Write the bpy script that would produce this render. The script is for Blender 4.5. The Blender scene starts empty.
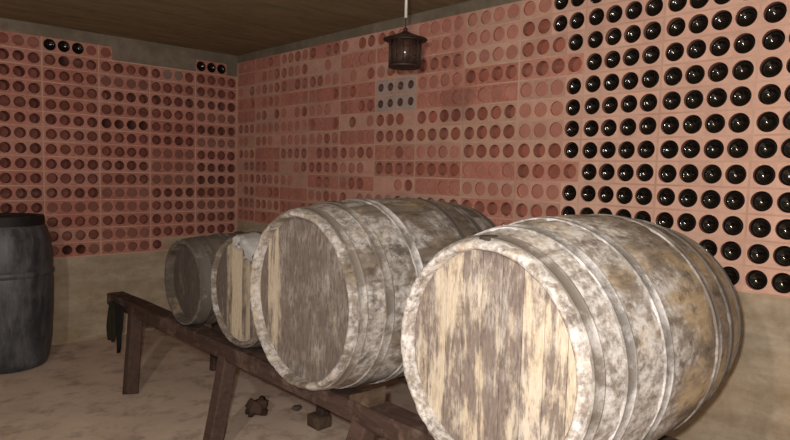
import bpy, bmesh, math, random
from mathutils import Vector, Matrix, noise
random.seed(11)
PI = math.pi
scene = bpy.context.scene
COL = scene.collection

# ------------------------------------------------------------------ helpers
def obj(name, bm, mats, parent=None, smooth=False, loc=None):
    bmesh.ops.recalc_face_normals(bm, faces=bm.faces[:]) if not bm.get('keep', False) else None
    return link(name, bm, mats, parent, smooth, loc)

def link(name, bm, mats, parent=None, smooth=False, loc=None):
    me = bpy.data.meshes.new(name)
    bm.to_mesh(me); bm.free()
    if not isinstance(mats, (list, tuple)): mats = [mats]
    for m in mats: me.materials.append(m)
    if smooth:
        for p in me.polygons: p.use_smooth = True
    o = bpy.data.objects.new(name, me)
    COL.objects.link(o)
    if parent is not None: o.parent = parent
    if loc is not None: o.location = loc
    return o

def fin(name, bm, mats, parent=None, smooth=False, loc=None):
    bmesh.ops.recalc_face_normals(bm, faces=bm.faces[:])
    return link(name, bm, mats, parent, smooth, loc)

def tag(o, label, cat, group=None):
    o['label'] = label; o['category'] = cat
    if group: o['group'] = group
    return o

def thing(name, label, cat, loc=(0, 0, 0), rotz=0, group=None):
    o = bpy.data.objects.new(name, None); COL.objects.link(o)
    o.empty_display_size = .05
    o.location = loc; o.rotation_euler = (0, 0, rotz)
    return tag(o, label, cat, group)

def sharp(o, ang=40):
    """smooth shading that keeps hard edges hard"""
    me = o.data
    for p in me.polygons: p.use_smooth = True
    bm = bmesh.new(); bm.from_mesh(me)
    for e in bm.edges:
        if len(e.link_faces) == 2:
            e.smooth = e.calc_face_angle(0) < math.radians(ang)
    bm.to_mesh(me); bm.free()
    return o

def bevel(bm, w, seg=2):
    es = [e for e in bm.edges if len(e.link_faces) == 2 and e.calc_face_angle(0) > .5]
    bmesh.ops.bevel(bm, geom=es, offset=w, segments=seg, affect='EDGES', profile=.5)

def lathe(bm, prof, seg=48, axis='z', closed=False):
    """revolve [(r, h)...]; axis z or x"""
    rings = []
    for r, h in prof:
        if r < 1e-6:
            rings.append([bm.verts.new((0, 0, h) if axis == 'z' else (h, 0, 0))])
        else:
            rings.append([bm.verts.new((r*math.cos(2*PI*i/seg), r*math.sin(2*PI*i/seg), h) if axis == 'z'
                                       else (h, r*math.cos(2*PI*i/seg), r*math.sin(2*PI*i/seg))) for i in range(seg)])
    pairs = list(zip(rings, rings[1:]))
    if closed: pairs.append((rings[-1], rings[0]))
    for a, b in pairs:
        for i in range(seg):
            j = (i+1) % seg
            if len(a) == 1 and len(b) == 1: continue
            if len(a) == 1: bm.faces.new((a[0], b[j], b[i]))
            elif len(b) == 1: bm.faces.new((a[i], a[j], b[0]))
            else: bm.faces.new((a[i], a[j], b[j], b[i]))
    return bm

def tube(bm, pts, r, seg=8):
    pts = [Vector(p) for p in pts]; rings = []
    for k, p in enumerate(pts):
        d = (pts[min(k+1, len(pts)-1)] - pts[max(k-1, 0)]).normalized()
        u = d.orthogonal().normalized(); v = d.cross(u)
        rr = r[k] if isinstance(r, (list, tuple)) else r
        rings.append([bm.verts.new(p + (u*math.cos(2*PI*i/seg) + v*math.sin(2*PI*i/seg))*rr) for i in range(seg)])
    for a, b in zip(rings, rings[1:]):
        for i in range(seg):
            bm.faces.new((a[i], a[(i+1) % seg], b[(i+1) % seg], b[i]))
    bm.faces.new(rings[0]); bm.faces.new(rings[-1])
    return bm

def plank(bm, a, b, w, h, up=(0, 0, 1), rough=.004, nseg=10, seed=0, bev=.006):
    """a weathered squared timber from a to b: w across, h along `up`, wandering edges"""
    a, b = Vector(a), Vector(b); d = (b-a).normalized()
    s = d.cross(Vector(up)).normalized(); u = s.cross(d).normalized()
    c = bev; prof = [(-w/2+c, -h/2), (w/2-c, -h/2), (w/2, -h/2+c), (w/2, h/2-c), (w/2-c, h/2), (-w/2+c, h/2), (-w/2, h/2-c), (-w/2, -h/2+c)]
    rings = []
    for k in range(nseg+1):
        p = a.lerp(b, k/nseg); ring = []
        for i, (x, y) in enumerate(prof):
            n = noise.noise(Vector((k*.7+seed*9.1, i*1.3, seed*3.7)))
            m = noise.noise(Vector((k*.4+seed*5.3, 7.7, seed)))
            ring.append(bm.verts.new(p + s*(x*(1+n*rough*8) + m*rough) + u*(y*(1+n*rough*8))))
        rings.append(ring)
    for r0, r1 in zip(rings, rings[1:]):
        for i in range(8): bm.faces.new((r0[i], r0[(i+1) % 8], r1[(i+1) % 8], r1[i]))
    bm.faces.new(rings[0]); bm.faces.new(rings[-1])
    return bm

# ------------------------------------------------------------------ materials
class NT:
    def __init__(s, name):
        s.m = bpy.data.materials.new(name); s.m.use_nodes = True
        s.t = s.m.node_tree; s.n = s.t.nodes; s.p = s.n['Principled BSDF']
        s.tc = s.n.new('ShaderNodeTexCoord')
    def L(s, a, b): s.t.links.new(a, b)
    def set(s, sock, v):
        if hasattr(v, 'is_output'): s.L(v, sock)
        else: sock.default_value = v
    def map(s, scale=(1, 1, 1), src='Object', rot=(0, 0, 0)):
        m = s.n.new('ShaderNodeMapping'); s.L(s.tc.outputs[src], m.inputs[0])
        m.inputs['Scale'].default_value = scale; m.inputs['Rotation'].default_value = rot
        return m.outputs[0]
    def noise(s, vec, scale, detail=4, rough=.6, w=None, dist=0):
        n = s.n.new('ShaderNodeTexNoise'); s.L(vec, n.inputs['Vector'])
        if w is not None:
            n.noise_dimensions = '4D'; s.set(n.inputs['W'], w)
        n.inputs['Scale'].default_value = scale; n.inputs['Detail'].default_value = detail
        n.inputs['Roughness'].default_value = rough; n.inputs['Distortion'].default_value = dist
        return n.outputs[0]
    def ramp(s, f, a, b, lo=0., hi=1.):
        r = s.n.new('ShaderNodeMapRange'); s.L(f, r.inputs[0])
        r.inputs[1].default_value = a; r.inputs[2].default_value = b
        r.inputs[3].default_value = lo; r.inputs[4].default_value = hi; r.clamp = True
        return r.outputs[0]
    def mix(s, f, a, b, mode='MIX'):
        m = s.n.new('ShaderNodeMix'); m.data_type = 'RGBA'; m.blend_type = mode
        s.set(m.inputs[0], f)
        for k, v in ((6, a), (7, b)):
            if isinstance(v, tuple) and len(v) == 3: v = v + (1,)
            s.set(m.inputs[k], v)
        return m.outputs[2]
    def math(s, op, a, b=0.):
        m = s.n.new('ShaderNodeMath'); m.operation = op; s.set(m.inputs[0], a); s.set(m.inputs[1], b)
        m.use_clamp = op in ('ADD', 'SUBTRACT')
        return m.outputs[0]
    def attr(s, name='Col'):
        a = s.n.new('ShaderNodeAttribute'); a.attribute_name = name; return a.outputs['Color']
    def rand(s, k=37.):
        o = s.n.new('ShaderNodeObjectInfo'); return s.math('MULTIPLY', o.outputs['Random'], k)
    def bump(s, h, strength=.4, dist=.005):
        b = s.n.new('ShaderNodeBump'); s.L(h, b.inputs['Height'])
        b.inputs['Strength'].default_value = strength; b.inputs['Distance'].default_value = dist
        s.L(b.outputs[0], s.p.inputs['Normal'])
    def out(s, col, rough=.8, metal=0., spec=.3):
        if isinstance(col, tuple) and len(col) == 3: col = col + (1,)
        s.set(s.p.inputs['Base Color'], col); s.set(s.p.inputs['Roughness'], rough)
        s.set(s.p.inputs['Metallic'], metal); s.p.inputs['Specular IOR Level'].default_value = spec
        return s.m

def m_clay(name, tint, smear, smear_amt):
    t = NT(name); v = t.map()
    c = t.mix(1., t.attr(), tint, 'MULTIPLY')
    n1 = t.noise(v, 9, 5, .65); n2 = t.noise(v, 45, 4, .7)
    c = t.mix(t.ramp(n1, .3, .75, 0, .55), c, t.mix(1., c, (.62, .5, .46), 'MULTIPLY'))
    s = t.math('MULTIPLY', t.ramp(n2, .42, .68), t.ramp(t.noise(v, 3.3, 3), .35, .65, .25, 1.))
    c = t.mix(t.math('MULTIPLY', s, smear_amt), c, smear)
    band = t.noise(t.map((1.1, 1.1, 8)), 1.5, 5, .7)
    c = t.mix(t.math('MULTIPLY', t.ramp(band, .54, .68), smear_amt), c, (.40, .27, .22))
    t.bump(n2, .35, .003)
    return t.out(c, .9, 0, .15)

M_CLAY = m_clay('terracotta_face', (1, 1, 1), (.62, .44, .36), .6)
M_HOLE = m_clay('terracotta_hole_lining_shaded', (1, 1, 1), (.24, .13, .10), .3)  # redder bare clay, darkened to put the recess shade into the colour

def m_mortar(name, a, b, c2):
    t = NT(name); v = t.map()
    n = t.noise(v, 14, 6, .7); k = t.noise(v, 2.6, 4, .6)
    c = t.mix(t.ramp(n, .3, .7), a, b); c = t.mix(t.ramp(k, .42, .7), c, c2)
    t.bump(n, .5, .006)
    return t.out(c, .95, 0, .1)
M_MORTAR = m_mortar('pale_mortar', (.52, .32, .25), (.64, .44, .35), (.46, .25, .19))
M_GREYM = m_mortar('grey_smeared_mortar', (.16, .13, .10), (.27, .22, .175), (.13, .115, .08))

def m_plinth():
    t = NT('plinth_concrete'); v = t.map()
    n = t.noise(v, 22, 6, .7); k = t.noise(t.map((1.6, 1.6, 5.5)), 1.5, 5, .65); g = t.noise(t.map((1.3, 1.3, 7)), 1.6, 5, .7)
    c = t.mix(t.ramp(k, .36, .64), (.27, .215, .15), (.50, .42, .325))
    c = t.mix(t.ramp(t.noise(v, 7, 6, .72), .5, .68, 0, .6), c, (.24, .20, .15))
    c = t.mix(t.ramp(t.noise(v, 1.7, 5, .65), .45, .62, 0, .55), c, (.36, .25, .145))
    c = t.mix(t.ramp(g, .5, .64, 0, .45), c, (.28, .20, .11))
    c = t.mix(t.ramp(n, .35, .75, 0, .4), c, (.56, .49, .40))
    t.bump(t.math('ADD', t.math('MULTIPLY', n, .5), t.math('MULTIPLY', g, .5)), .5, .01)
    return t.out(c, .95, 0, .1)
M_PLINTH = m_plinth()

def m_floor():
    t = NT('dusty_earth_floor'); v = t.map()
    n = t.noise(v, 3, 6, .6); k = t.noise(v, 28, 5, .7); d = t.noise(v, 6.5, 4, .65)
    c = t.mix(t.ramp(n, .3, .7), (.53, .41, .335), (.70, .57, .475))
    c = t.mix(t.ramp(d, .50, .66, 0, .75), c, (.27, .19, .155))
    c = t.mix(t.ramp(k, .3, .75, 0, .45), c, (.64, .55, .46))
    t.bump(k, .5, .008)
    return t.out(c, .95, 0, .1)
M_FLOOR = m_floor()

def m_ceiling():
    t = NT('ceiling_concrete'); v = t.map()
    n = t.noise(t.map((1, 5, 1)), 2.2, 6, .65); k = t.noise(v, 16, 5, .7)
    c = t.mix(t.ramp(n, .3, .72), (.155, .12, .07), (.29, .235, .145))
    c = t.mix(t.ramp(k, .4, .75, 0, .4), c, (.32, .27, .18))
    t.bump(k, .4, .008)
    return t.out(c, .95, 0, .1)
M_CEIL = m_ceiling()

def m_stave():
    # Col: r = how mouldy white, g = how tan, b = brightness
    t = NT('mouldy_oak_staves'); w = t.rand()
    sep = t.n.new('ShaderNodeSeparateColor'); t.L(t.attr(), sep.inputs[0]); R, G, B = sep.outputs[:3]
    v = t.map(); grain = t.noise(t.map((2.2, 11, 11)), 4, 6, .7, w)
    patch = t.noise(t.map((1, 1.3, 1.3)), 4.2, 5, .62, w, .4)
    patch2 = t.noise(t.map((.8, 1.5, 1.5)), 6.3, 5, .65, t.math('ADD', w, 0.0) if False else t.math('MULTIPLY', w, 1.7), .5)
    fine = t.noise(v, 38, 5, .72, w)
    c = t.mix(t.ramp(grain, .3, .7), (.11, .085, .068), (.30, .25, .205))
    tan = t.ramp(t.math('ADD', t.math('SUBTRACT', patch, .32), t.math('MULTIPLY', G, .30)), .30, .42)
    c = t.mix(t.math('MULTIPLY', tan, .85), c, t.mix(t.ramp(grain, .3, .7), (.36, .26, .155), (.56, .44, .295)))
    wm = t.ramp(t.math('ADD', t.math('SUBTRACT', patch2, .30), t.math('MULTIPLY', R, .34)), .30, .42)
    wm = t.math('MULTIPLY', wm, t.ramp(fine, .40, .58, .12, 1.))
    c = t.mix(t.math('MULTIPLY', wm, .9), c, t.mix(fine, (.40, .38, .375), (.76, .74, .735)))
    c = t.mix(t.ramp(t.noise(v, 17, 5, .75, w), .53, .66, 0, .75), c, (.085, .065, .055))
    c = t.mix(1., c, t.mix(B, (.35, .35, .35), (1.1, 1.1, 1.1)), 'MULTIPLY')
    t.bump(t.math('ADD', t.math('MULTIPLY', grain, .6), t.math('MULTIPLY', fine, .4)), .55, .006)
    return t.out(c, .85, 0, .25)
M_STAVE = m_stave()

def m_head():
    # Col: r = tan bias of the board, g = white, b = brightness
    t = NT('weathered_barrel_head_boards'); w = t.rand()
    sep = t.n.new('ShaderNodeSeparateColor'); t.L(t.attr(), sep.inputs[0]); R, G, B = sep.outputs[:3]
    streak = t.noise(t.map((1, 8, 1.1)), 1.7, 7, .74, w, .9)
    fine = t.noise(t.map((1, 9, 2)), 14, 5, .72, w)
    blot = t.noise(t.map((1, 1.6, 1)), 7, 5, .68, t.math('MULTIPLY', w, 1.9))
    c = t.mix(t.ramp(fine, .3, .72), (.115, .09, .08), (.275, .225, .20))
    s = t.math('ADD', t.math('MULTIPLY', streak, .68), t.math('MULTIPLY', blot, .32))
    s = t.math('MULTIPLY', t.math('SUBTRACT', s, .32), 2.5)
    s = t.ramp(t.math('ADD', t.math('MULTIPLY', s, .6), t.math('MULTIPLY', R, .46)), .42, .52)
    c = t.mix(t.math('MULTIPLY', s, .92), c, t.mix(t.ramp(fine, .3, .7), (.42, .345, .25), (.64, .555, .44)))
    wm = t.math('MULTIPLY', t.ramp(blot, .46, .64), t.math('MULTIPLY', t.ramp(fine, .4, .62), G))
    c = t.mix(wm, c, (.50, .475, .445))
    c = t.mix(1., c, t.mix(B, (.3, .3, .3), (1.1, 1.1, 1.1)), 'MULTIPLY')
    t.bump(fine, .5, .004)
    return t.out(c, .85, 0, .2)
M_HEAD = m_head()

def m_hoop(name, light, dark, amt):
    t = NT(name); w = t.rand(); v = t.map()
    n = t.noise(v, 7, 6, .75, w); k = t.noise(v, 40, 5, .7, w)
    c = t.mix(t.ramp(n, .60-amt*.22, .74-amt*.22), dark, light)
    c = t.mix(t.ramp(k, .52, .7, 0, .5), c, (.17, .12, .09))
    t.bump(k, .3, .002)
    return t.out(c, t.ramp(k, .2, .8, .5, .8), .25, .4)
M_HOOP = m_hoop('chalky_galvanised_hoop', (.68, .67, .69), (.25, .235, .225), .7)
M_HOOPM = m_hoop('mouldy_iron_hoop', (.52, .50, .49), (.20, .175, .155), .55)
M_HOOPD = m_hoop('dull_iron_hoop', (.34, .32, .31), (.13, .115, .105), .35)

def m_oldwood(name, a, b, c2):
    t = NT(name); w = t.rand()
    g = t.noise(t.map((9, 1.6, 9)), 5, 6, .7, w); k = t.noise(t.map(), 13, 5, .7, w)
    c = t.mix(t.ramp(g, .3, .7), a, b); c = t.mix(t.ramp(k, .5, .7, 0, .7), c, c2)
    t.bump(g, .6, .006)
    return t.out(c, .85, 0, .2)
M_BEAM = m_oldwood('dark_old_beam', (.036, .021, .017), (.09, .055, .044), (.20, .14, .115))
M_LEG = m_oldwood('reddish_brown_post', (.05, .03, .025), (.105, .063, .053), (.085, .062, .045))
M_CHOCK = m_oldwood('brown_chock_wood', (.055, .036, .025), (.12, .08, .055), (.17, .125, .09))

def m_bottle():
    t = NT('dark_bottle_glass')
    n = t.noise(t.map(), 30, 3, .6, t.rand())
    return t.out(t.mix(n, (.003, .003, .002), (.008, .005, .004)), t.ramp(n, .3, .7, .08, .14), 0, .6)
M_BOTTLE = m_bottle()
def m_bottled():
    t = NT('dusty_bottle_glass'); n = t.noise(t.map(), 30, 3, .6, t.rand())
    return t.out(t.mix(n, (.003, .003, .002), (.010, .007, .006)), .5, 0, .08)
M_BOTTLED = m_bottled()

def m_drum():
    t = NT('dusty_black_plastic'); v = t.map()
    n = t.noise(t.map((3, 3, 1.2)), 4, 6, .7); k = t.noise(t.map((14, 14, 1.5)), 3, 5, .7)
    c = t.mix(t.ramp(n, .42, .72), (.032, .034, .040), (.12, .125, .14))
    c = t.mix(t.ramp(k, .52, .72, 0, .55), c, (.15, .15, .15))
    return t.out(c, t.ramp(n, .3, .7, .35, .6), 0, .45)
M_DRUM = m_drum()
def m_simple(name, col, rough=.6, metal=0., var=.5, spec=.35):
    t = NT(name); n = t.noise(t.map(), 25, 5, .7)
    c = t.mix(t.ramp(n, .3, .7, 0, var), col, tuple(x*.5 for x in col))
    t.bump(n, .2, .002)
    return t.out(c, rough, metal, spec)
M_LID = m_simple('black_rubber_lid', (.012, .011, .011), .65)
M_IRON = m_simple('rusty_black_iron', (.035, .018, .014), .6, .2)
M_CORD = m_simple('white_cord', (.55, .53, .50), .6)
M_BULB = m_simple('white_bulb', (.75, .74, .72), .12, 0, .05, .6)
M_BRASS = m_simple('grey_metal_holder', (.30, .28, .26), .4, .7)
M_RAG = m_simple('dark_green_rag', (.055, .052, .033), .95)
M_RAG2 = m_simple('black_rag', (.030, .026, .026), .95)
M_SCRAP = m_simple('dark_brown_scrap', (.085, .048, .036), .9)
M_STONE = m_simple('dark_pebble', (.10, .075, .06), .9)
M_CLOTHW = m_simple('white_chalky_cloth', (.86, .85, .86), .9, 0, .6)
M_BUNG = m_simple('dark_bung', (.05, .038, .03), .8)
def m_glass():
    m = bpy.data.materials.new('smoky_lantern_glass'); m.use_nodes = True
    p = m.node_tree.nodes['Principled BSDF']
    nz = m.node_tree.nodes.new('ShaderNodeTexNoise'); nz.inputs['Scale'].default_value = 12
    r = m.node_tree.nodes.new('ShaderNodeMapRange'); m.node_tree.links.new(nz.outputs[0], r.inputs[0])
    r.inputs[3].default_value = .08; r.inputs[4].default_value = .25
    m.node_tree.links.new(r.outputs[0], p.inputs['Roughness'])
    p.inputs['Base Color'].default_value = (.28, .17, .14, 1)
    p.inputs['Transmission Weight'].default_value = .9; p.inputs['IOR'].default_value = 1.45
    return m
M_GLASS = m_glass()

# ------------------------------------------------------------------ the setting
CEIL = 2.285
PR, CW, GAP = .1045, .0921, .0097         # course height, hole spacing, joint between units
JO = .008
RW_Y0, RW_Z0 = 3.3784, .9205
LW_X0, LW_Z0 = 1.7515, 2.1538
DEEP = .33

def jit(c, a):
    k = 1 + random.uniform(-a, a); return tuple(x*k for x in c)

def rack_wall(name, cells, u0, u1, rows, vlo, vhi, mapf, extra):
    """cells[row] = list of dicts(u, r, depth, face, lining, cap); clay units round the holes, mortar in between"""
    bm = bmesh.new(); cl = bm.loops.layers.float_color.new('Col')
    def F(pts, mi, col=(1, 1, 1)):
        f = bm.faces.new([p if isinstance(p, bmesh.types.BMVert) else bm.verts.new(mapf(*p)) for p in pts])
        f.material_index = mi
        for l in f.loops: l[cl] = (*col, 1)
        return f
    def rect(ua, ub, va, vb, mi, col=(1, 1, 1)):
        if ub-ua > 1e-5 and vb-va > 1e-5: F([(ua, va, 0), (ub, va, 0), (ub, vb, 0), (ua, vb, 0)], mi, col)
    N = 24
    for vc, row in zip(rows, cells):
        va, vb = vc-(PR-JO)/2, vc+(PR-JO)/2
        rect(u0, u1, vb, vb+JO, 4 if vc == rows[-1] else 1)
        cur = u0
        for c in sorted(row, key=lambda c: c['u']):
            ua, ub = max(c['u']-CW/2, u0), min(c['u']+CW/2, u1)
            if ua > cur+1e-5: rect(cur, ua, va, vb, c.get('mat', 1))
            cur = ub
            if c['depth'] is None:
                rect(ua, ub, va, vb, c.get('mat', 0), c['face']); continue
            r = c['r']; uc, vc2 = c['u']+random.uniform(-.0015, .0015), vc+random.uniform(-.0015, .0015)
            if uc-r < ua+.001 or uc+r > ub-.001:
                rect(ua, ub, va, vb, 0, c['face']); continue
            inn, bak, outr = [], [], []
            for i in range(N):
                a = 2*PI*i/N; ca, sa = math.cos(a), math.sin(a); m = max(abs(ca), abs(sa))
                outr.append(bm.verts.new(mapf((ua+ub)/2+ca/m*(ub-ua)/2, vc+sa/m*(vb-va)/2, 0)))
                inn.append(bm.verts.new(mapf(uc+ca*r, vc2+sa*r, 0)))
                bak.append(bm.verts.new(mapf(uc+ca*r*.985, vc2+sa*r*.985, c['depth'])))
            for i in range(N):
                j = (i+1) % N
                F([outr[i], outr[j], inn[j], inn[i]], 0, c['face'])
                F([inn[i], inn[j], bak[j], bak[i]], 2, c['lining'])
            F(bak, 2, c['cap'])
        if cur < u1: rect(cur, u1, va, vb, 1)
    va = rows[0]-PR/2
    rect(u0, u1, rows[0]-(PR-JO)/2-JO, rows[0]-(PR-JO)/2, 1)
    lo = rows[0]-(PR-JO)/2-JO; hi = rows[-1]+(PR-JO)/2+JO
    # concrete plinth below, rough mortar band above
    n = 60
    for i in range(n):
        a, b = u0+(u1-u0)*i/n, u0+(u1-u0)*(i+1)/n
        rect(a, b, vlo, lo, 3); rect(a, b, hi, vhi, 4)
    bmesh.ops.remove_doubles(bm, verts=bm.verts[:], dist=1e-5)
    # masonry body behind the face
    D = DEEP+.03
    P8 = [mapf(u, v, d) for d in (.002, D) for (u, v) in ((u0, vlo), (u1, vlo), (u1, vhi), (u0, vhi))]
    vs = [bm.verts.new(p) for p in P8]
    for q in ((4, 5, 6, 7), (0, 1, 5, 4), (1, 2, 6, 5), (2, 3, 7, 6), (3, 0, 4, 7)):
        f = bm.faces.new([vs[i] for i in q]); f.material_index = 3
        for l in f.loops: l[cl] = (1, 1, 1, 1)
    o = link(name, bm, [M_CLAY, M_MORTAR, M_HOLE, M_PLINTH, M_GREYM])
    o['kind'] = 'structure'
    return o

# right wall: which holes hold a bottle (row counted up from the bottom, first hole, last hole)
RB = {0: (7, 9), 1: (6, 9), 2: (-1, 9), 3: (-1, 9), 4: (0, 9), 5: (-1, 9), 6: (-1, 9), 7: (-1, 9), 8: (-1, 9),
      9: (0, 9), 10: (-1, 9), 11: (-2, 9), 12: (-2, 1)}
right_bottles = []
face_pal = [(.60, .29, .235), (.56, .245, .19), (.62, .335, .27), (.52, .20, .15), (.60, .36, .27), (.50, .185, .14), (.57, .33, .26)]
rows, cells = [], []
for k in range(13):
    rows.append(RW_Z0+PR*k); row = []
    for g in range(-9, 6):
        far = g < -3
        fc = jit(random.choice(face_pal), .08)
        sty = random.random(); pale = False
        if g == -4 and k in (8, 9): fc = (.42, .33, .31); pale = True
        for q in range(4):
            j = 4*g+q; u = RW_Y0+CW*j+GAP*g
            if u-CW/2 < .004: continue
            b = k in RB and RB[k][0] <= j <= RB[k][1]
            if g >= 0 or b:
                d = dict(u=u, r=.0405, depth=DEEP, face=jit((.70, .44, .35), .08), lining=(.30, .14, .10), cap=(.13, .06, .045))  # dark lining and cap paint the shade inside a deep hole
                if not b and k > 2: d['depth'] = DEEP
                if b: right_bottles.append((k, j, u, rows[-1]))
            elif pale:
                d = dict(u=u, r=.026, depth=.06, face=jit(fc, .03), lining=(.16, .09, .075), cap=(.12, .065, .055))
            else:
                if far: dep = random.choice((.004, .006, .010, .016, .03)) if sty < .75 else .05
                else: dep = random.choice((.005, .007, .012)) if sty < .5 else random.uniform(.022, .055)
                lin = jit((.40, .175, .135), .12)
                cap = jit((.50, .225, .175), .12) if dep < .013 else jit((.36, .13, .09), .2)  # deeper caps coloured darker, as painted recess shade
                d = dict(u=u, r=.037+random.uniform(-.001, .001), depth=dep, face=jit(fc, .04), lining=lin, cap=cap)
                if far and random.random() < .14: d['depth'] = None
            row.append(d)
    cells.append(row)
wall_right = rack_wall('wall_right', cells, 0, 5.55, rows, 0, CEIL, lambda u, v, d: (d, -u, v), None)

left_bottles = []
lface = [(.50, .215, .175), (.47, .19, .15), (.50, .235, .195), (.45, .17, .135)]
rows, cells = [], []
LB = {(0, 3), (0, 4), (0, 5), (0, 15), (0, 16), (0, 17)}
LDEEP = {(1, 4), (14, 4), (14, 5), (5, 7), (5, 8), (5, 9), (5, 10)}
for r in range(14, -1, -1):
    rows.append(LW_Z0-PR*r); row = []
    for g in range(-4, 5):
        fc = jit(random.choice(lface), .07); sty = random.random()
        for m in range(4*g-1, 4*g+3):
            u = LW_X0-CW*m-GAP*g
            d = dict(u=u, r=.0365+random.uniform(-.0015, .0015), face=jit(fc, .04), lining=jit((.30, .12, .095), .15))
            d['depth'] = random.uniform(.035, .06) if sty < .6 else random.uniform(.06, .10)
            d['cap'] = jit((.26, .095, .072), .25)  # cap darker than the face, recess shade in the colour
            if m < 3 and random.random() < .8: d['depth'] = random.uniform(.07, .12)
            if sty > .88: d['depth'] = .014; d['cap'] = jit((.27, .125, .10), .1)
            if (r, m) in LDEEP: d['depth'] = .28; d['cap'] = (.05, .025, .02)  # near-black cap paints the shade of a deep hole
            if r == 0:
                if 8 <= m <= 14 or m == 18: d['depth'] = None; d['mat'] = 4
                elif m < 3 or m in (6, 7): d['depth'] = .01
            if r == 14 and m >= 12: d['depth'] = None; d['mat'] = 3
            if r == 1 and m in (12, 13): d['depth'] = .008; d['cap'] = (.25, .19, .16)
            if (r, m) in LB:
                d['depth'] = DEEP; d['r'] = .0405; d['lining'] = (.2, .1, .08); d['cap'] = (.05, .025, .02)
                left_bottles.append((r, m, -u, rows[-1]))
            row.append(d)
    cells.append(row)
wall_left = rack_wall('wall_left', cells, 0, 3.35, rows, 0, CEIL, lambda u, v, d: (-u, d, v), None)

def slab(name, x0, x1, y0, y1, z, th, mat, amp, seed):
    bm = bmesh.new(); nx, ny = 70, 90
    g = [[bm.verts.new((x0+(x1-x0)*i/nx, y0+(y1-y0)*j/ny,
          z+amp*noise.noise(Vector((x0+(x1-x0)*i/nx, y0+(y1-y0)*j/ny, seed))*2.3))) for j in range(ny+1)] for i in range(nx+1)]
    for i in range(nx):
        for j in range(ny): bm.faces.new((g[i][j], g[i+1][j], g[i+1][j+1], g[i][j+1]))
    e = bmesh.ops.extrude_face_region(bm, geom=bm.faces[:])
    for v in [v for v in e['geom'] if isinstance(v, bmesh.types.BMVert)]: v.co.z = z+th
    o = fin(name, bm, mat, smooth=True); o['kind'] = 'structure'; sharp(o, 50); return o
slab('floor', -5.6, .36, -7.2, .36, 0, -.15, M_FLOOR, .0, 1)
slab('ceiling', -5.6, .36, -7.2, .36, CEIL, .2, M_CEIL, .0, 5)

# ------------------------------------------------------------------ bottles
def bottle_mesh():
    """lies along -z (neck) with its base at z=0 looking along +z; dome punt in the base"""
    R = .0393; prof = []
    for i in range(9):
        a = i/8; r = .0285*a
        prof.append((r if i else 0, -.0115*(1-a*a) - .0005))
    prof += [(.0300, -.0004), (.0330, 0), (.0362, -.0015), (.0382, -.0050), (R, -.010), (R, -.19), (.0365, -.205), (.030, -.222),
             (.020, -.240), (.0155, -.255), (.0145, -.285), (.0165, -.287), (.0165, -.298), (.013, -.300), (0, -.300)]
    bm = bmesh.new(); lathe(bm, prof, 32)
    bmesh.ops.recalc_face_normals(bm, faces=bm.faces[:])
    me = bpy.data.meshes.new('wine_bottle'); bm.to_mesh(me); bm.free()
    for p in me.polygons: p.use_smooth = True
    me.materials.append(M_BOTTLE); me.materials.append(M_BOTTLED)
    for p in me.polygons:
        if max((me.vertices[i].co.xy.length for i in p.vertices)) > .0290: p.material_index = 1
    return me
BM = bottle_mesh()
ORD = ['first', 'second', 'third', 'fourth', 'fifth', 'sixth', 'seventh', 'eighth', 'ninth', 'tenth', 'eleventh', 'twelfth', 'thirteenth', 'fourteenth']
def bottle(label, group, loc, rot):
    o = bpy.data.objects.new('wine_bottle', BM); COL.objects.link(o)
    o.location = loc; o.rotation_euler = rot
    return tag(o, label, 'bottle', group)
cnt = {}
for k, j, u, z in right_bottles:
    cnt[k] = cnt.get(k, 0)+1; i = cnt[k]
    rowname = ('bottom row' if k == 0 else 'topmost row in view' if k == 12 else ORD[k]+' row up')
    bottle('dark bottle base in right brick rack, %s, %s from left' % (rowname, ORD[i-1]),
           'wine bottles stacked in the right wall rack',
           (.006+random.uniform(0, .010), -u+random.uniform(-.001, .001), z-.0022), (random.uniform(-.03, .03), -PI/2+random.uniform(-.03, .03), 0))
ln = {3: 'leftmost of three far from corner', 4: 'middle of three far from corner', 5: 'rightmost of three far from corner',
      15: 'leftmost of three near corner', 16: 'middle of three near corner', 17: 'rightmost of three near corner'}
for r, m, x, z in left_bottles:
    bottle('dark bottle base high in the left wall, '+ln[m], 'wine bottles in the top course of the left wall',
           (x, .008, z-.0022), (PI/2, 0, 0))

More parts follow.
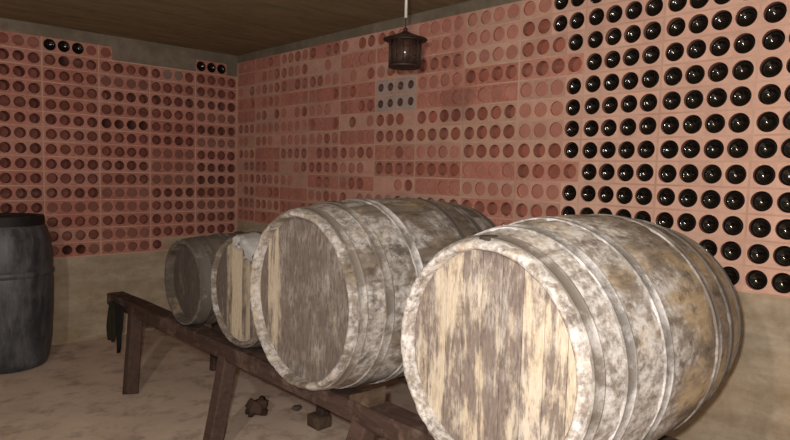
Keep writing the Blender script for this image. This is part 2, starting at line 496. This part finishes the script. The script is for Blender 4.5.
# ------------------------------------------------------------------ barrels
def barrel(label, head_x, y, zc, rh, rb, L, yaw, heads, white, tan, bright, hoops, hoopmats, n=26, recess=.042, seed=0, patch=None, bungpos=None, bungrot=0):
    rnd = random.Random(seed)
    root = thing('wine_barrel', label, 'barrel', (head_x+L/2, y, zc-rb), yaw, 'wine barrels lying on the timber stand')
    R = lambda x: rh+(rb-rh)*(1-(2*x/L)**2)
    Z = Vector((0, 0, rb))
    # --- staves
    bm = bmesh.new(); cl = bm.loops.layers.float_color.new('Col')
    nx = 28; sub = 4; seg = n*sub; th = .019
    xs = [-L/2+L*i/nx for i in range(nx+1)]
    off = [rnd.uniform(-.0016, .0016) for _ in range(n)]
    cols = []
    def ring(x, r, groove=True, chip=False):
        vs = []
        for s in range(seg):
            st, q = divmod(s, sub); a = 2*PI*s/seg
            rr = r+(off[st] if q else 0) - (.0030 if (q == 0 and groove) else 0)
            xx = x
            if chip: xx += math.copysign(1, -x)*max(0, noise.noise(Vector((st*.9+seed, q*.2, 3))))*.006
            vs.append(bm.verts.new(Vector((xx, rr*math.cos(a), rr*math.sin(a)))+Z))
        return vs
    rings = [ring(x, R(x)) for x in xs[1:-1]]
    chim = lambda s: [ring(s*(L/2-.008), R(L/2-.008)), ring(s*L/2, R(L/2)-.005, True, True), ring(s*L/2, R(L/2)-th*.72, False, True),
                      ring(s*(L/2-.006), R(L/2)-th, False), ring(s*(L/2-recess-.03), R(L/2)-th, False)]
    a, b = chim(-1), chim(1)
    allr = a[::-1]+rings+b
    tans = [rnd.uniform(0, 1) for _ in range(n)]; whs = [rnd.uniform(0, 1) for _ in range(n)]
    brs = [rnd.uniform(-.12, .12) for _ in range(n)]
    for r0, r1 in zip(allr, allr[1:]):
        for s in range(seg):
            f = bm.faces.new((r0[s], r0[(s+1) % seg], r1[(s+1) % seg], r1[s]))
            st = s//sub
            xm = (f.verts[0].co.x+f.verts[2].co.x)/2/L+.5
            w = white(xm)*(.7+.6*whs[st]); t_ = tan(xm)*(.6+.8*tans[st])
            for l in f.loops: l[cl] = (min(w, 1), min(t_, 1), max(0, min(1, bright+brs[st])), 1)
    o = fin('staves', bm, M_STAVE, root, True); sharp(o, 60)
    # --- heads (front, rear): boards clipped to the circle
    def head(x, dirx, boards):
        bm = bmesh.new(); cl = bm.loops.layers.float_color.new('Col')
        rr = R(L/2)-.019+.004; nb = len(boards); tot = sum(bb[0] for bb in boards); yy = rr
        for (wd, ta, wh, br) in boards:
            y1 = yy; y0 = yy-2*rr*wd/tot; yy = y0; y0 += .0012; y1 -= .0012
            k = 14; pts = []
            for i in range(k+1):
                q = y0+(y1-y0)*i/k; pts.append((q, math.sqrt(max(rr*rr-q*q, 1e-7))))
            poly = [(q, h) for q, h in pts]+[(q, -h) for q, h in pts[::-1]]
            fr = [bm.verts.new(Vector((x, q, h))+Z) for q, h in poly]
            bk = [bm.verts.new(Vector((x+dirx*.022, q, h))+Z) for q, h in poly]
            fs = [bm.faces.new(fr), bm.faces.new(bk[::-1])]
            for i in range(len(fr)):
                fs.append(bm.faces.new((fr[i], fr[(i+1) % len(fr)], bk[(i+1) % len(fr)], bk[i])))
            for f in fs:
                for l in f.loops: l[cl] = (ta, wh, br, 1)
        return fin('head', bm, M_HEAD, root)
    head(-L/2+recess, 1, heads)
    head(L/2-recess, -1, [(1, .3, .3, .6)]*6)
    # --- hoops
    for hi, ((hx, hw), hm) in enumerate(zip(hoops, hoopmats)):
        bm = bmesh.new(); x0, x1 = -L/2+hx*L-hw/2, -L/2+hx*L+hw/2
        t_ = .0035; e = .004
        prof = [(R(x0)-.003, x0), (R(x0)+t_+.0014, x0), (R(x0)+t_+.0014, x0+e), (R(x0+e)+t_, x0+e*1.6),
                (R((x0+x1)/2)+t_, (x0+x1)/2), (R(x1-e)+t_, x1-e*1.6), (R(x1)+t_+.0014, x1-e), (R(x1)+t_+.0014, x1), (R(x1)-.003, x1)]
        lathe(bm, prof, 96, 'x', True)
        for v in bm.verts: v.co += Z
        h = fin('hoop', bm, hm, root); sharp(h, 30)
        # riveted lap
        bm = bmesh.new(); ang = rnd.uniform(-.4, .4)-2.2
        for q in (-.018, .018):
            mt = Matrix.Translation(Vector(((x0+x1)/2, 0, rb)))@Matrix.Rotation(ang+q, 4, 'X')@Matrix.Translation((0, 0, R((x0+x1)/2)+t_))
            bmesh.ops.create_uvsphere(bm, u_segments=8, v_segments=5, radius=.005, matrix=mt)
        fin('rivet', bm, hm, h, True)
    # --- bung
    if bungpos is not None:
        bm = bmesh.new(); r0 = R(bungpos)
        lathe(bm, [(0, r0-.02), (.024, r0-.02), (.026, r0+.004), (.022, r0+.006), (0, r0+.006)], 20)
        for v in bm.verts: v.co = Matrix.Rotation(bungrot, 3, 'X')@v.co + Vector((bungpos, 0, rb))
        fin('bung_or_mark', bm, M_BUNG, root, False)
    if patch:
        bm = bmesh.new(); xa, xb, aa, ab = patch; nu, nv = 16, 14; grid = []
        for i in range(nu+1):
            ro = []
            for j in range(nv+1):
                a_ = aa+(ab-aa)*j/nv + .09*noise.noise(Vector((i*.5, 4.2, seed+j*.1)))
                hang = .035+.035*noise.noise(Vector((j*.5, 1.7, seed)))+.03*j/nv
                d = (xb-xa+hang)*i/nu
                if d < xb-xa:
                    x = xb-d; rr = R(x)+.0085+.004*abs(noise.noise(Vector((i*.6, j*.6, seed))))
                else:
                    x = -L/2-.006-.003*abs(noise.noise(Vector((i*.6, j*.6, seed)))); rr = R(L/2)+.006-(d-(xb-xa))
                ro.append(bm.verts.new((x, rr*math.cos(a_), rr*math.sin(a_)+rb)))
            grid.append(ro)
        for i in range(nu):
            for j in range(nv): bm.faces.new((grid[i][j], grid[i+1][j], grid[i+1][j+1], grid[i][j+1]))
        bmesh.ops.solidify(bm, geom=bm.faces[:], thickness=.004)
        c = fin('chalk_cloth', bm, M_CLOTHW, root, True)
        c['label'] = 'white chalky cloth stuck over the rim'
    return root

# boards run from the far (image left) side to the near side: (width, tan, white, brightness)
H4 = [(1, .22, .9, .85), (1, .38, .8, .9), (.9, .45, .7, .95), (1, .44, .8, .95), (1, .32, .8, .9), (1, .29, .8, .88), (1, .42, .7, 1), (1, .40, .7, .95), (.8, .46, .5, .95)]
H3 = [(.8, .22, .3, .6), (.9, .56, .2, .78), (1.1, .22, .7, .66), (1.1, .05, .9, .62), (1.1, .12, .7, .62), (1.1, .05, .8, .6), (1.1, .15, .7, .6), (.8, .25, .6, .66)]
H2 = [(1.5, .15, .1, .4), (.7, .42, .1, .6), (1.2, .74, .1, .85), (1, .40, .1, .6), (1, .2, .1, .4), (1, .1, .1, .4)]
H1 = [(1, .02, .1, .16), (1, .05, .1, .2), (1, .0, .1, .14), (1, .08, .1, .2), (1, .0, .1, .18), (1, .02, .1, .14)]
sm = lambda a, b, x: max(0, min(1, (x-a)/(b-a)))
STD = [(.05, .034), (.168, .036), (.332, .036), (.665, .036), (.815, .036), (.975, .036)]
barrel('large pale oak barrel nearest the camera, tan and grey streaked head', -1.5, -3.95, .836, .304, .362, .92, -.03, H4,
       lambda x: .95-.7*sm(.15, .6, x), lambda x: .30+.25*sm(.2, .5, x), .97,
       STD, [M_HOOPM, M_HOOP, M_HOOP, M_HOOPM, M_HOOPD, M_HOOPD], 28, seed=4, bungpos=-.415, bungrot=-.05)  # dark flush plug stands in for a notch in the chime
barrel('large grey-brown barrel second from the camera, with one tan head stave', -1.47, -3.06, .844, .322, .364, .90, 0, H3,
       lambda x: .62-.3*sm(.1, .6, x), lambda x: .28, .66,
       STD, [M_HOOPM, M_HOOPM, M_HOOP, M_HOOPD, M_HOOPD, M_HOOPD], 28, seed=9, bungpos=-.225, bungrot=-.25)  # dark flush plug stands in for a knot in the staves
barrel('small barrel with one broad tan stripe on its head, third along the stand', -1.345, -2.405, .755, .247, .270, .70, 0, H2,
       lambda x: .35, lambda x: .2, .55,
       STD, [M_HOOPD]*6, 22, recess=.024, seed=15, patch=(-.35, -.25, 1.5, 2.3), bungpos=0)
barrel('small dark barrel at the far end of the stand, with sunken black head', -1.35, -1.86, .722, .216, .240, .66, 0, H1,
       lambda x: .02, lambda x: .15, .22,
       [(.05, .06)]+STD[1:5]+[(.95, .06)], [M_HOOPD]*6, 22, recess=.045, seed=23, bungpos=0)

# ------------------------------------------------------------------ timber stand
stand = thing('barrel_stand', 'long low dark timber stand carrying the four barrels', 'stand', (-1.07, -2.6, 0))
def part(name, bm, mat, o=(-1.07, -2.6, 0)):
    bmesh.ops.translate(bm, verts=bm.verts[:], vec=-Vector(o))
    q = fin(name, bm, mat, stand); sharp(q, 35); return q
part('beam', plank(bmesh.new(), (-1.305, -.78, .4565), (-1.305, -4.5, .4565), .105, .077, nseg=26, seed=1), M_BEAM)
part('beam', plank(bmesh.new(), (-.80, -.80, .440), (-.80, -4.42, .440), .10, .098, nseg=26, seed=2), M_BEAM)
for i, (ya, yb) in enumerate(((-1.16, -1.34), (-2.30, -2.33), (-3.30, -3.22), (-4.38, -4.42))):
    part('leg', plank(bmesh.new(), (-1.320, ya, .44), (-1.425, yb, 0.0), .075, .07, up=(1, 0, 0), nseg=8, seed=10+i), M_LEG)
for i, (ya, yb) in enumerate(((-1.2, -1.25), (-2.42, -2.40), (-3.36, -3.36), (-4.30, -4.30))):
    part('leg', plank(bmesh.new(), (-.80, ya, .43), (-.845, yb, 0.0), .06, .06, up=(1, 0, 0), nseg=8, seed=20+i), M_LEG)
for i, y in enumerate((-1.22, -2.20, -3.40, -4.30)):
    part('cross_rail', plank(bmesh.new(), (-1.31, y, .385), (-.79, y, .375), .06, .045, nseg=6, seed=30+i), M_BEAM)

bm = bmesh.new(); bmesh.ops.create_cube(bm, size=1)
for v in bm.verts: v.co = Vector((v.co.x*.09-.865, v.co.y*.10-2.41, (v.co.z+.5)*.065))
bevel(bm, .008); part('foot_block', bm, M_CHOCK)

# pieces of wood on and about the stand
def lump(name, label, cat, loc, size, seed, mat, rough=.35, sub=3, group=None):
    bm = bmesh.new(); bmesh.ops.create_icosphere(bm, subdivisions=sub, radius=1)
    for v in bm.verts:
        k = 1+rough*noise.noise(v.co*1.9+Vector((seed*7.3, 0, seed)))+rough*.5*noise.noise(v.co*4.5+Vector((0, seed*3.1, 0)))
        v.co = Vector((v.co.x*size[0]*k, v.co.y*size[1]*k, v.co.z*size[2]*k))
    mz = min(v.co.z for v in bm.verts)
    for v in bm.verts: v.co.z -= mz
    o = fin(name, bm, mat, None, True, loc)
    return tag(o, label, cat, group)
def chock(label, loc, rz, l, w, h, seed):
    bm = bmesh.new(); P = [(-l/2, -w/2, 0), (l/2, -w/2, 0), (l/2, w/2, 0), (-l/2, w/2, 0), (-l/2, -w/2, h), (l/2, -w/2, h*.25), (l/2, w/2, h*.25), (-l/2, w/2, h)]
    v = [bm.verts.new(p) for p in P]
    for q in ((0, 1, 2, 3), (4, 5, 6, 7), (0, 1, 5, 4), (1, 2, 6, 5), (2, 3, 7, 6), (3, 0, 4, 7)): bm.faces.new([v[i] for i in q])
    bmesh.ops.subdivide_edges(bm, edges=bm.edges[:], cuts=3, use_grid_fill=True)
    for q in bm.verts: q.co += Vector((noise.noise(q.co*25+Vector((seed, 0, 0))), noise.noise(q.co*25+Vector((0, seed, 0))), 0))*.006
    o = fin('wooden_chock', bm, M_CHOCK); o.location = loc; o.rotation_euler = (0, 0, rz)
    sharp(o, 35); return tag(o, label, 'wedge', 'wooden chocks under the barrels')
chock('brown wooden wedge on the beam against the second barrel from the camera', (-1.31, -3.29, .4955), PI/2, .10, .08, .06, 1)
chock('brown wooden wedge on the beam at the far side of the nearest barrel', (-1.31, -3.68, .4955), -PI/2, .10, .08, .06, 2)

# cloths hanging from the far end of the front beam
def rag(name, label, mat, pts, y, th, seed):
    bm = bmesh.new(); rws = []
    for k, (z, ya, yb) in enumerate(pts):
        ro = []
        for i in range(9):
            f = i/8; yy = ya+(yb-ya)*f
            ro.append(bm.verts.new((y+.012*math.sin(f*9+seed+k*.4)-.002*k, yy+.004*noise.noise(Vector((k, i*.4, seed))), z+.008*noise.noise(Vector((i*.7, k, seed+3))))))
        rws.append(ro)
    for a, b in zip(rws, rws[1:]):
        for i in range(8): bm.faces.new((a[i], a[i+1], b[i+1], b[i]))
    bmesh.ops.solidify(bm, geom=bm.faces[:], thickness=th)
    o = fin(name, bm, mat, None, True); return tag(o, label, 'rag', 'rags hanging from the beam end')
rag('hanging_rag', 'dark green rag hanging from the far end of the front beam', M_RAG,
    [(.47, -1.01, -.92), (.42, -1.02, -.91), (.36, -1.02, -.90), (.30, -1.02, -.89), (.25, -1.01, -.90), (.225, -1.0, -.91)], -1.385, .012, 1)
rag('hanging_rag', 'black pointed rag hanging beside the farthest front leg', M_RAG2,
    [(.47, -1.13, -1.04), (.40, -1.13, -1.04), (.33, -1.13, -1.05), (.26, -1.12, -1.07), (.21, -1.105, -1.075), (.18, -1.09, -1.08)], -1.388, .012, 2)

# litter on the floor
lump('crumpled_scrap', 'crumpled dark brown scrap on the floor below the second barrel', 'scrap', (-1.04, -2.10, 0), (.055, .04, .045), 3, M_SCRAP, .75)
lump('small_stone', 'small dark stone on the floor behind the crumpled scrap', 'stone', (-.83, -2.16, 0), (.028, .022, .014), 5, M_STONE, .4)
lump('small_stone', 'flat reddish stone on the floor by the foot of the second front leg', 'stone', (-1.52, -2.20, 0), (.035, .03, .012), 7, M_STONE, .4)
# ------------------------------------------------------------------ plastic drum
drum = thing('plastic_drum', 'black plastic drum with a flat lid standing against the left wall', 'drum', (-1.83, -.31, 0))
R_, h_ = .275, .972
prof = [(0, .0), (R_*.74, 0), (R_*.83, .012), (R_*.88, .05), (R_*.95, .20), (R_*.985, .40), (R_*.995, .575), (R_*.98, .60), (R_*1.015, .612), (R_*1.015, .632), (R_*.98, .644), (R_*.99, .665),
        (R_*.985, .72), (R_*.94, .84), (R_*.87, .905), (R_*.80, .935), (R_*.78, .945), (R_*.78, .955), (0, .955)]
bm = bmesh.new(); lathe(bm, prof, 64); b_ = fin('drum_body', bm, M_DRUM, drum); sharp(b_, 45)
bm = bmesh.new(); lathe(bm, [(0, .90), (R_*.79, .90), (R_*.83, .905), (R_*.835, .95), (R_*.825, .975), (R_*.79, h_), (R_*.70, h_), (R_*.68, h_-.012), (0, h_-.012)], 64)
for v in bm.verts: v.co.z += .006
b_ = fin('lid', bm, M_LID, drum); sharp(b_, 45)

# ------------------------------------------------------------------ hanging lantern
LX, LY, LZ = -.905, -3.02, 1.752
lan = thing('hanging_lantern', 'dark iron lantern with a flat conical roof hanging from the ceiling', 'lantern', (LX, LY, LZ))
RB_ = .066
bm = bmesh.new(); lathe(bm, [(0, 0), (RB_, 0), (RB_+.003, .002), (RB_+.003, .008), (RB_, .010), (0, .010)], 40)
sharp(fin('lantern_base', bm, M_IRON, lan), 40)
bm = bmesh.new(); lathe(bm, [(RB_-.006, .012), (RB_-.006, .112), (RB_-.009, .112), (RB_-.009, .012)], 40, 'z', True)
fin('lantern_glass', bm, M_GLASS, lan, True)
for i in range(12):
    a = 2*PI*(i+.3)/12; bm = bmesh.new()
    tube(bm, [(RB_*math.cos(a), RB_*math.sin(a), .010), (RB_*math.cos(a), RB_*math.sin(a), .114)], .0034, 6)
    fin('cage_bar', bm, M_IRON, lan, True)
bm = bmesh.new(); lathe(bm, [(RB_-.008, .108), (RB_+.006, .108), (RB_+.006, .118), (RB_-.008, .118)], 40, 'z', True)
sharp(fin('cage_ring', bm, M_IRON, lan), 40)
bm = bmesh.new(); lathe(bm, [(0, .119), (.090, .112), (.093, .114), (.092, .117), (.055, .130), (.025, .141), (.012, .149), (0, .150)], 48)
sharp(fin('lantern_roof', bm, M_IRON, lan), 50)
bm = bmesh.new(); lathe(bm, [(0, .148), (.008, .150), (.010, .157), (.006, .164), (0, .166)], 20)
fin('finial', bm, M_IRON, lan, True)
bm = bmesh.new(); lathe(bm, [(0, .118), (.016, .118), (.016, .088), (.013, .084), (0, .084)], 24)
h_ld = fin('bulb_holder', bm, M_BRASS, lan); sharp(h_ld, 40)
bm = bmesh.new(); lathe(bm, [(0, .084), (.011, .083), (.013, .074), (.022, .060), (.027, .046), (.025, .034), (.016, .025), (0, .021)], 28)
fin('bulb', bm, M_BULB, lan, True)
bm = bmesh.new(); tube(bm, [(0, 0, .163), (0, 0, .21)], .0022, 8); fin('hook_wire', bm, M_IRON, lan, True)
bm = bmesh.new(); tube(bm, [(0, 0, .205), (0, 0, .30), (.001, 0, CEIL-LZ-.012)], .0062, 10); fin('cord', bm, M_CORD, lan, True)
bm = bmesh.new(); lathe(bm, [(0, CEIL-LZ-.02), (.03, CEIL-LZ-.018), (.034, CEIL-LZ), (0, CEIL-LZ)], 24); sharp(fin('ceiling_rose', bm, M_CORD, lan), 40)

# ------------------------------------------------------------------ camera and light
RT = Vector((.72699529, -.68623315, .02370472)); UP = Vector((.03495997, .07147032, .99682987)); FW = Vector((.68575189, .7238619, -.07594927))
CP = Vector((-2.745878, -4.92669444, 1.31350515))
cam = bpy.data.cameras.new('camera'); cam.sensor_width = 36; cam.lens = 622.73/790*36; cam.clip_start = .02
co = bpy.data.objects.new('camera', cam); COL.objects.link(co)
m = Matrix((RT, UP, -FW)).transposed().to_4x4(); m.translation = CP
co.matrix_world = m; scene.camera = co

fl = bpy.data.lights.new('camera_flash', 'POINT'); fl.energy = 88; fl.shadow_soft_size = .02; fl.color = (1, .95, .88)
fo = bpy.data.objects.new('camera_flash', fl); COL.objects.link(fo); fo.location = CP+UP*.06-RT*.05-FW*.01

lb = bpy.data.lights.new('fill_light', 'POINT'); lb.energy = 50; lb.shadow_soft_size = .05; lb.color = (1, .89, .79)  # unseen point light added to brighten the floor and left side
lo = bpy.data.objects.new('fill_light', lb); COL.objects.link(lo); lo.location = (-3.7, -4.6, 2.15)

w = bpy.data.worlds.new('world'); scene.world = w; w.use_nodes = True
w.node_tree.nodes['Background'].inputs[0].default_value = (1, .9, .8, 1)
w.node_tree.nodes['Background'].inputs[1].default_value = .12
vs = scene.view_settings
vs.view_transform = 'Standard'; vs.look = 'None'; vs.gamma = 1; vs.use_curve_mapping = False; vs.exposure = 0.88
